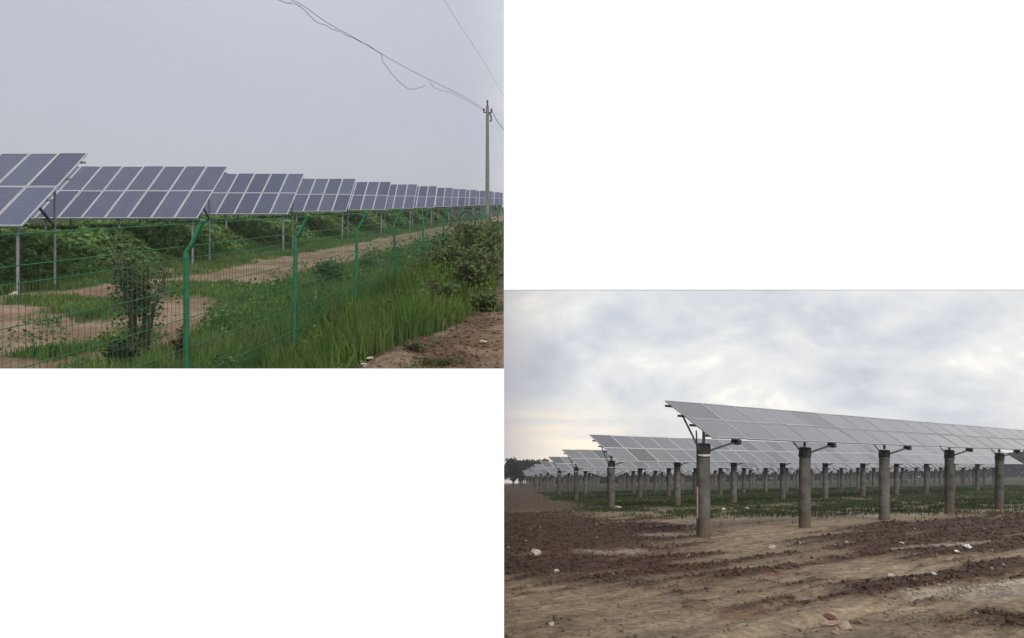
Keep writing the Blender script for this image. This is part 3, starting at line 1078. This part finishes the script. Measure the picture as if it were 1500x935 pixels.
def leaf_quads(c, size, flat=0.5):
    """rhombic leaves at points c"""
    n = len(c)
    d = RNG.normal(size=(n, 3))
    d[:, 2] *= flat
    d /= np.linalg.norm(d, axis=1)[:, None]
    e = np.cross(d, RNG.normal(size=(n, 3)))
    e /= np.linalg.norm(e, axis=1)[:, None]
    s = size[:, None]
    P = np.stack([c - d * s * .5, c + e * s * .32 - d * s * .05, c + d * s * .5, c - e * s * .32 - d * s * .05], 1)
    i = np.arange(n)[:, None] * 4 + np.arange(4)[None, :]
    return P.reshape(-1, 3), i


# tall grass along the fence and over the left field
N = 900000
y = 6.5 + 65 * RNG.random(N) ** 2.1
X = RNG.uniform(0.05, 16.2, N)
x = FD * y - X
keep = (x < -0.14) & (RNG.random(N) < grass_amount(x, y) ** 1.3) & (RNG.random(N) < 0.45)
x, y, X = x[keep], y[keep], X[keep]
vis = (x / y * F + PX > -60)
x, y, X = x[vis], y[vis], X[vis]
n = len(x)
tall = fbm(x * .8 + 11, y * .8, 3)
h = 0.14 + 0.17 * smooth(8.8, 7, X) + (0.04 + 0.26 * smooth(9.5, 14, y)) * smooth(5.4, 4.2, X) - 0.30 * smooth(2.6, 1.6, X) * smooth(22, 14, y) + 0.14 * smooth(12.8, 15, X)
h = h * (0.45 + 1.1 * tall) * RNG.uniform(0.55, 1.25, n)
h = np.maximum(h, 0.05)
w = 0.008 + 0.0009 * y
clump = fbm(x * 1.7 + 31, y * 1.7, 3)[:, None]
c = gcol(n, (0.054, 0.108, 0.016), (0.120, 0.192, 0.038), 0.15, (0.21, 0.185, 0.09)) * (0.55 + 0.9 * clump) * (1 + (fbm(x * .6 + 5, y * .6, 3)[:, None] - .5) * np.array([0.9, 0.3, 0.5]))
o = blades('grass', x, y, gL(x, y), h, w, c)
tag(o, 'long green grass growing along both sides of the wire fence', 'grass', kind='stuff')

# broad-leaved weeds mixed into the grass
N = 110000
y = 7.2 + 40 * RNG.random(N) ** 1.7
X = RNG.uniform(0.1, 9.0, N)
x = FD * y - X
cl = fbm(x * 1.1 + 70, y * 1.1 + 13, 3)
keep = (x < -0.16) & (RNG.random(N) < grass_amount(x, y)) & (RNG.random(N) < smooth(.40, .66, cl) * .9 + .06) & (x / y * F + PX > -60)
x, y, X, cl = x[keep], y[keep], X[keep], cl[keep]
n = len(x)
hh = RNG.random(n) ** .8 * (0.10 + 0.55 * smooth(.45, .8, cl)) * (0.55 + 0.5 * smooth(9, 14, y))
c = gcol(n, (0.058, 0.112, 0.022), (0.14, 0.21, 0.048), 0.05, (0.22, 0.20, 0.10)) * (0.6 + .8 * RNG.random((n, 1)))
P, Fc = leaf_quads(np.stack([x, y, gL(x, y) + hh], 1), RNG.uniform(.035, .085, n) * (0.7 + y / 30))
tag(np_mesh('broadleaf_weeds', P, Fc, M['leaf'], col=np.repeat(c, 4, 0)), 'broad leaved weeds mixed into long grass by the fence', 'weeds', kind='stuff')

# leafy crop filling the ground below the panels
N = 180000
y = 17 + 75 * RNG.random(N) ** 1.7
Xe = 15.0 + 0.9 * (fbm(y * .35, y * 0 + 4, 3) - 0.5)
depth = RNG.random(N) ** 1.6 * (4.5 + 0.12 * y)
x = FD * y - Xe - depth
ok = (x < -0.4) & (x / y * F + PX > -60)
x, y, depth = x[ok], y[ok], depth[ok]
n = len(x)
top = 1.25 + 0.40 * (fbm(x * .9 + 50, y * .9, 3) - .4)
top = top * smooth(-0.35, 1.9, depth + 0.5 * fbm(x * 2, y * 2, 2))
hh = top * (1 - RNG.random(n) ** 2.0 * 0.97)
C = np.stack([x, y, gL(x, y, False) + hh], 1)
tone = (0.65 + 0.6 * fbm(x * 2.6, y * 2.6 + hh * 3, 3))[:, None] * RNG.uniform(.7, 1.3, (n, 1))
c = gcol(n, (0.080, 0.160, 0.046), (0.18, 0.285, 0.088), 0.03, (0.15, 0.15, 0.05)) * tone
P, Fc = leaf_quads(C, RNG.uniform(.11, .2, n) * (1 + y / 70))
tag(np_mesh('crop_plants', P, Fc, M['leaf'], col=np.repeat(c, 4, 0)), 'dense dark green leafy crop growing below the blue panels', 'crop', kind='stuff')


def shrub(name, cx, cy, r, h, nl, ca, cb, label, cat, group, g=zL, lsize=(.05, .11), stems=7, dry=0.05, dc=(.14, .1, .06), bark='bark', tall_=1.0):
    z = g(cx, cy)
    root = empty(name, (cx, cy, z))
    tag(root, label, cat, group)
    mb = MB()
    tips = []
    for s in range(stems):
        a = random.uniform(0, 6.28)
        rr = r * random.uniform(.25, .9)
        tip = Vector((math.cos(a) * rr, math.sin(a) * rr, h * random.uniform(.65, 1.0)))
        mid = tip * 0.5 + Vector((random.uniform(-.1, .1) * r, random.uniform(-.1, .1) * r, h * .08))
        mb.tube([Vector((tip.x * .12, tip.y * .12, -0.08)), mid, tip], [0.014 * h + .004, 0.009 * h + .003, 0.004], 5)
        tips.append((mid, tip))
        for b in range(3):
            t0 = mid.lerp(tip, random.uniform(0, .8))
            t1 = t0 + Vector((random.uniform(-1, 1) * r * .4, random.uniform(-1, 1) * r * .4, h * random.uniform(.05, .25)))
            mb.tube([t0, t1], [0.006, 0.003], 4)
            tips.append((t0, t1))
    mb.build('stems', M[bark], root)
    ti = RNG.integers(0, len(tips), nl)
    A = np.array([list(tips[i][0]) for i in range(len(tips))])
    Bt = np.array([list(tips[i][1]) for i in range(len(tips))])
    t = RNG.random(nl)[:, None]
    C = A[ti] * (1 - t) + Bt[ti] * t + RNG.normal(0, 1, (nl, 3)) * np.array([r * .2, r * .2, h * .09])
    low = RNG.random(nl) < .3
    C[low, 2] *= RNG.random(low.sum())
    C[:, 2] = np.maximum(C[:, 2], 0.03)
    C = C[(C[:, 0] + cx) * np.sign(cx) > 0.05]
    nl = len(C)
    tone = (0.5 + 0.9 * fbm(C[:, 0] * 5 / max(r, .3) + cx, C[:, 2] * 4 + cy, 3))[:, None]
    c = gcol(nl, ca, cb, dry, dc) * tone
    P, Fc = leaf_quads(C, RNG.uniform(*lsize, nl))
    np_mesh('foliage', P, Fc, M['leaf'], root, col=np.repeat(c, 4, 0))
    return root


# the withered bush behind the fence
shrub('withered_bush', (203 - PX) / F * 10.9, 10.9, 0.52, 1.58, 1800, (0.040, 0.058, 0.024), (0.095, 0.105, 0.050),
      'tall withered brown bush standing behind the green fence beside the dirt path', 'bush', None, lsize=(.035, .085), stems=13, dry=0.15, dc=(.13, .085, .06))
shrub('weed', (175 - PX) / F * 9.9, 9.9, 0.28, 0.5, 500, (0.030, 0.045, 0.022), (0.06, 0.07, 0.04),
      'low bushy weed at the foot of the withered bush', 'weed', None, lsize=(.04, .09))
shrub('weed', (262 - PX) / F * 10.2, 10.2, 0.12, 0.62, 130, (0.030, 0.02, 0.014), (0.12, 0.03, 0.02),
      'thin reddish brown weed stalk close to a bent-arm fence post', 'weed', None, lsize=(.04, .09), stems=3)
WG = ((0.062, 0.105, 0.030), (0.125, 0.180, 0.055))
WD_ = ((0.062, 0.096, 0.030), (0.125, 0.165, 0.055))
for u, d, r, h, col_, lab in (
        (694, 17.0, .72, 1.1, WD_, 'dark bushy weed thicket below the utility pole'),
        (668, 16.0, .65, 0.95, WD_, 'dark leafy weed thicket beside the round wire hoop'),
        (712, 15.0, .42, 0.95, WD_, 'dark brownish weed thicket at the open end of the bank'),
        (655, 20.0, .8, 0.95, WD_, 'dark weed thicket close to the far fence posts'),
        (706, 20.5, .7, 1.0, WG, 'green weed thicket right below the utility pole shaft'),
        (676, 14.4, .6, 0.75, WD_, 'dark weed thicket in front of the round wire hoop on the bank'),
        (704, 13.8, .42, 0.72, WD_, 'brownish weed thicket where the bank grass thins out'),
        (662, 24.0, 1.0, 1.0, WD_, 'wide dark weed thicket along the far end of the fence'),
        (716, 26.0, .42, 1.3, WG, 'tall narrow green weed thicket beside the utility pole foot'),
        (640, 17.5, .6, 0.85, WG, 'green leafy weed clump on the bank by the fence line'),
        (684, 13.2, .42, 0.55, WD_, 'grey green weed clump on the bank below the dark thickets'),
        (648, 12.3, .35, 0.42, WG, 'bright green weed clump in long grass near the earth heap'),
        (712, 12.0, .2, 0.25, WG, 'low yellowish green weed clump on trodden bank soil'),
        (560, 13.2, .35, 0.55, WG, 'green weed clump between two fence posts in long grass'),
        (487, 19.5, .55, 0.75, WD_, 'dark weed bush on the edge of the dirt path behind the fence'),
        (540, 24.0, .4, 0.5, WG, 'small weed bush behind the fence on the far path edge'),
        (615, 9.2, .22, 0.12, WG, 'low scrubby weed patch on top of the bare earth heap'),
        (640, 8.6, .26, 0.10, WG, 'flat spreading weed on the side of the bare earth heap')):
    x0 = (u - PX) / F * d
    low_ = h < 0.2
    shrub('weed_clump', x0, d, r, h, int(1300 * r * (0.6 + h)) + 300, col_[0], col_[1], lab, 'weeds', 'weed clumps on the left field', lsize=(.018, .045) if low_ else (.045, .11), dry=.4 if low_ else .12)

# round wire hoop near the pole
hd = 22.0
hc = at(683.5, 325.5, hd)
hoop = MB().tube([hc + Vector((0.24 * math.cos(a), 0.05 * math.sin(a), 0.31 * math.sin(a))) for a in np.linspace(0, 2 * math.pi, 33)], 0.022, 8)
hroot = empty('wire_hoop', (hc.x, hc.y, zL(hc.x, hc.y)))
tag(hroot, 'dark round wire hoop on a stake among the weeds near the utility pole', 'hoop')
for s in (hoop,):
    s.v = [v - hroot.location for v in s.v]
hoop.build('ring', M['dark_steel'], hroot, smooth_shade=True)
MB().tube([(0.24, 0, -0.2), (0.24, 0, hc.z + 0.2 - hroot.location.z)], 0.02, 6).build('stake', M['fence'], hroot)


def tree(name, cx, cy, g, h, r, nl, ca, cb, label, group, ls):
    z = g
    root = empty(name, (cx, cy, z))
    tag(root, label, 'tree', group)
    mb = MB()
    th = h * 0.45
    mb.tube([(0, 0, -0.5), (0.05 * r, 0, th * .5), (0, 0.05 * r, th), (0, 0, h * .8)], [h * .022, h * .018, h * .013, h * .004], 7)
    cl = []
    for i in range(11):
        a = random.uniform(0, 6.28)
        rr = r * random.uniform(.3, .8)
        zc = h * random.uniform(.3, .9)
        tip = Vector((math.cos(a) * rr, math.sin(a) * rr, zc))
        mb.tube([(0, 0, zc * .62), tip * 0.5 + Vector((0, 0, zc * .38)), tip], [h * .008, h * .006, h * .003], 5)
        cl.append((tip, r * random.uniform(.28, .45)))
    cl.append((Vector((0, 0, h * .88)), r * .4))
    mb.build('trunk', M['bark'], root)
    k = RNG.integers(0, len(cl), nl)
    cc = np.array([list(q[0]) for q in cl])[k]
    cr = np.array([q[1] for q in cl])[k][:, None]
    v = RNG.normal(size=(nl, 3))
    v /= np.linalg.norm(v, axis=1)[:, None]
    C = cc + v * cr * (0.35 + 0.75 * RNG.random((nl, 1))) * np.array([1, 1, .8])
    tone = (0.55 + 0.8 * RNG.random(len(cl))[k])[:, None]
    c = gcol(nl, ca, cb, 0) * tone
    P, Fc = leaf_quads(C, RNG.uniform(ls * .6, ls * 1.3, nl), 0.8)
    np_mesh('crown', P, Fc, M['leaf'], root, col=np.repeat(c, 4, 0))


# trees at the far edge of the right field
TG = ((0.007, 0.014, 0.006), (0.016, 0.025, 0.010))
for i, (u, d, h, r) in enumerate(((742, 215, 8.5, 3.6), (752, 225, 10.0, 3.6), (762, 220, 8.8, 3.0), (771, 230, 9.8, 3.2), (780, 222, 9.2, 3.0), (789, 235, 9.6, 3.4), (798, 228, 8.6, 2.6))):
    x0 = max((u - PX) / F * d, 2.5)
    tree('tree', x0, d, -HR - SR * d + TR * x0, h * .84, r * .95, 1300, TG[0], TG[1], 'dark leafy tree at the far edge of the grey panel field', 'trees at the far edge of the grey panel field', 0.75)
# woods closing the right field
N = 52000
x = RNG.uniform(10, 330, N)
y = RNG.uniform(285, 300, N)
tt = 4.5 + 5.0 * smooth(45, 100, x) + 4 * (fbm(x * .13, y * .05, 3) - .4)
z = -HR - SR * y + TR * x + tt * RNG.random(N) ** .7
P, Fc = leaf_quads(np.stack([x, y, z], 1), RNG.uniform(1.0, 2.2, N), .8)
tag(np_mesh('distant_woods', P, Fc, M['leaf'], col=np.repeat(gcol(N, *TG, 0), 4, 0)), 'dark distant woods behind the grey panel rows', 'woods', kind='stuff')
# faint trees beyond the last blue panel rows, haze greyed into their leaf colour
N = 9000
x = RNG.uniform(-60, -0.6, N)
y = RNG.uniform(185, 195, N)
tt = 3.6 + 2.4 * (fbm(x * .25, y * .05, 3) - .4)
z = -HL + SL * y + tt * RNG.random(N) ** .7
P, Fc = leaf_quads(np.stack([x, y, z], 1), RNG.uniform(.6, 1.2, N), .8)
tag(np_mesh('distant_trees', P, Fc, M['leaf'], col=np.repeat(gcol(N, (.05, .05, .05), (.08, .075, .07), 0), 4, 0)), 'faint low trees far beyond the last blue panel rows', 'trees', kind='stuff')

# short grass between the concrete posts
N = 420000
y = 27 + 75 * RNG.random(N) ** 1.5
x = RNG.uniform(0.2, 75, N)
_, _, _, gg, _, _, _ = right_zones(x, y)
keep = (RNG.random(N) < gg * 1.0 + 0.006) & (x / y * F + PX < 1560)
x, y = x[keep], y[keep]
n = len(x)
h = RNG.uniform(.04, .15, n) * (0.5 + 1.1 * fbm(x * .6, y * .6, 3))
o = blades('grass', x, y, gR(x, y), h, 0.01 + 0.0012 * y, gcol(n, (0.034, 0.056, 0.018), (0.066, 0.090, 0.032), .12))
tag(o, 'short dark green grass between rows of concrete posts', 'grass', kind='stuff')

# ------------------------------------------------------------------ clods, stones and rubbish


def rock_mesh(name, mat, seed, sx, sy, sz, n=2, rough=.28):
    bm = bmesh.new()
    bmesh.ops.create_icosphere(bm, subdivisions=n, radius=1)
    rg = random.Random(seed)
    ph = [rg.uniform(0, 6) for _ in range(6)]
    for v in bm.verts:
        c = v.co
        k = 1 + rough * (math.sin(3 * c.x + ph[0]) * math.cos(2.6 * c.y + ph[1]) + .6 * math.sin(5 * c.z + ph[2] + 2 * c.x)) + rg.uniform(-.07, .07)
        v.co = Vector((c.x * sx, c.y * sy, c.z * sz)) * k
    me = bpy.data.meshes.new(name)
    bm.to_mesh(me)
    bm.free()
    me.materials.append(mat)
    return me


# scattered clods on the dark soil (uncountable)
def clods(name, x, y, gz, s, col, label):
    base = np.array([(1, 0, 0), (-.4, .9, 0), (-.5, -.85, 0), (.1, .05, .8), (0, 0, -.5)])
    n = len(x)
    a = RNG.uniform(0, 6.28, n)
    st = RNG.uniform(.6, 1.3, (n, 5, 1)) * base[None]
    ca, sa = np.cos(a)[:, None], np.sin(a)[:, None]
    P = np.stack([st[..., 0] * ca - st[..., 1] * sa, st[..., 0] * sa + st[..., 1] * ca, st[..., 2]], 2) * s[:, None, None]
    P = P + np.stack([x, y, gz + s * .15], 1)[:, None, :]
    i = np.arange(n)[:, None] * 5
    F_ = np.concatenate([i + np.array(t)[None] for t in ((0, 1, 3), (1, 2, 3), (2, 0, 3), (1, 0, 4), (2, 1, 4), (0, 2, 4))])
    o = np_mesh(name, P.reshape(-1, 3), F_, M['mud'], col=np.repeat(col, 5, 0))
    return tag(o, label, 'soil', kind='stuff')


N = 150000
y = 7.8 + 40 * RNG.random(N) ** 1.6
x = RNG.uniform(0.002, 1, N) * (y * 0.75)
dk, pl, _, gr, _, _, _ = right_zones(x, y)
keep = RNG.random(N) < (dk * .42 + 0.07) * (1 - .8 * gr)
x, y, dk = x[keep], y[keep], dk[keep]
n = len(x)
s = (.0035 + .034 * RNG.random(n) ** 5) * (0.7 + .6 * dk) * (0.8 + y / 35)
c = col_right(x, y) * RNG.uniform(.7, 1.35, (n, 1))
pk = RNG.random(n) < .008
c[pk] = np.array([0.26, 0.23, 0.19])
clods('soil_clods', x, y, gR(x, y), s, c, 'loose crumbled soil clods strewn over the mud')
N = 9000
y = RNG.uniform(6.9, 14, N)
x = -RNG.uniform(0.03, 3.2, N)
keep = grass_amount(x, y) < .45
x, y = x[keep], y[keep]
n = len(x)
s = .005 + .032 * RNG.random(n) ** 3
clods('soil_clods', x, y, gL(x, y), s, col_left(x, y) * RNG.uniform(.7, 1.4, (n, 1)), 'loose reddish soil crumbs on the earth heap')


def put(name, u, v, g, mat, size, label, cat, group, seed, n=2, rough=.28):
    p = ground_hit(u, v, g)
    o = link(name, rock_mesh(name, M[mat], seed, *size, n=n, rough=rough), None, p + Vector((0, 0, size[2] * .45)))
    o.rotation_euler = (random.uniform(-.2, .2), random.uniform(-.2, .2), random.uniform(0, 6))
    return tag(o, label, cat, group)


put('stone', 784, 814, zR, 'stone', (.13, .11, .09), 'fist-like pale stone lying alone on the dark soil', 'stone', None, 1)
put('brick_fragment', 1214, 917, zR, 'brick', (.12, .075, .04), 'flat peach brick fragment, longest of the three lying together', 'brick fragment', 'brick fragments in the mud', 2)
put('brick_fragment', 1237, 921, zR, 'brick', (.075, .065, .05), 'peach brick fragment lying against the flat long one', 'brick fragment', 'brick fragments in the mud', 3)
put('brick_fragment', 1224, 929, zR, 'brick', (.05, .04, .045), 'smallest peach brick fragment of the three lying together', 'brick fragment', 'brick fragments in the mud', 4)
put('clay_lump', 1217, 908, zR, 'redbrick', (.10, .06, .035), 'reddish clay lump behind the peach brick fragments', 'clay lump', None, 5)
put('clay_lump', 1137, 839, zR, 'redbrick', (.07, .05, .03), 'flat crumbled red clay lump on the rutted mud', 'clay lump', None, 6)
for i, (u, v, sx, lab) in enumerate((
        (1131, 803, .13, 'pale stone on the mud to the side of the first concrete post'),
        (1060, 748, .16, 'whitish stone on the strip where mud meets grass'),
        (1095, 746, .14, 'flat whitish stone further along the strip where mud meets grass'),
        (1305, 845, .06, 'pale pebble on the edge of the dark rut'),
        (1368, 842, .05, 'white pebble in the dark rut'),
        (1180, 760, .09, 'small stone at the foot of the second concrete post'),
        (1322, 797, .07, 'pale pebble on dark strip between concrete posts'),
        (808, 917, .05, 'pale crumb of stone on rutted tan mud'),
        (815, 838, .06, 'small pale stone on the rim of the dark soil'),
        (905, 745, .22, 'pale lump of rubble at the foot of a concrete post beside the dark soil'))):
    put('stone', u, v, zR, 'stone', (sx, sx * random.uniform(.6, .9), sx * random.uniform(.4, .65)), lab, 'stone', 'stones on the mud', 20 + i)


def scrap(u, v, g, s, label, seed):
    """crumpled sheet of paper or plastic"""
    p = ground_hit(u, v, g)
    rg = random.Random(seed)
    n = 6
    V, Fq = [], []
    for layer in (0, 1):
        rg2 = random.Random(seed)
        for j in range(n):
            for i in range(n):
                q = rg2.uniform(-.12, .12)
                V.append(((i / (n - 1) - .5) * 2 * s + rg2.uniform(-.1, .1) * s, (j / (n - 1) - .5) * 1.1 * s + rg2.uniform(-.15, .15) * s,
                          s * (.25 + .35 * abs(math.sin(i * 1.3 + seed)) * abs(math.cos(j * 1.1 + seed)) + q) - layer * 0.004))
    for j in range(n - 1):
        for i in range(n - 1):
            a = j * n + i
            if (i, j) in ((0, 0), (n - 2, n - 2)) and seed % 2: continue
            Fq.append([a, a + 1, a + n + 1, a + n])
            Fq.append([n * n + a, n * n + a + n, n * n + a + n + 1, n * n + a + 1])
    me = bpy.data.meshes.new('paper_scrap')
    me.from_pydata(V, [], Fq)
    me.materials.append(M['paper'])
    o = link('paper_scrap', me, None, p + Vector((0, 0, 0.0)))
    o.rotation_euler = (0, 0, rg.uniform(0, 6))
    tag(o, label, 'litter', 'litter scraps')


scrap(1417, 804, zR, .13, 'largest crumpled white paper scrap on the mud below the panels', 3)
scrap(1402, 810, zR, .08, 'small crumpled paper scrap next to the largest one', 4)
scrap(1452, 807, zR, .04, 'tiny white scrap on the mud past the two crumpled ones', 5)
scrap(1172, 796, zR, .035, 'tiny white scrap beside the second concrete post', 6)
scrap(1240, 795, zR, .045, 'white scrap on dark soil between two concrete posts', 7)
scrap(736, 404, zL, .10, 'white plastic scrap lying on the weedy bank', 8)
scrap(700, 400, zL, .06, 'tiny white scrap by the grey green weed clump', 9)
put('stone', 578, 496, zL, 'stone', (.045, .03, .03), 'narrow white stone on the upper rim of the earth heap', 'stone', 'stones on the earth heap', 41)
put('stone', 543, 527, zL, 'stone', (.035, .07, .025), 'long white stone at the grassy foot of the earth heap', 'stone', 'stones on the earth heap', 42)
put('stone', 534, 537, zL, 'stone', (.04, .035, .025), 'small white stone just below the long one', 'stone', 'stones on the earth heap', 43)
put('stone', 622, 478, zL, 'stone', (.03, .025, .02), 'tiny pale stone on the crest of the earth heap', 'stone', 'stones on the earth heap', 44)
put('stone', 708, 504, zL, 'stone', (.06, .045, .035), 'grey stone with a dark underside on the trodden earth', 'stone', 'stones on the earth heap', 45)
put('stone', 22, 437, zL, 'stone', (.14, .10, .09), 'pale rubble stone at the foot of the braced leg', 'stone', None, 46)
scrap(652, 336, zL, .16, 'white plastic scrap caught in the weeds near the fence end', 11)

# ------------------------------------------------------------------ hazy air round the whole place
hb = MB().box((100, 195, 0), (720, 470, 190))
hm = bpy.data.materials.new('hazy_air')
hm.use_nodes = True
hn = hm.node_tree.nodes
hn.clear()
pv = hn.new('ShaderNodeVolumePrincipled')
pv.inputs['Color'].default_value = (0.93, 0.94, 1.0, 1)
pv.inputs['Density'].default_value = 0.00055
ho = hn.new('ShaderNodeOutputMaterial')
hm.node_tree.links.new(pv.outputs[0], ho.inputs['Volume'])
tag(hb.build('haze', hm), 'thin pale haze hanging over both fields', 'haze', kind='stuff')
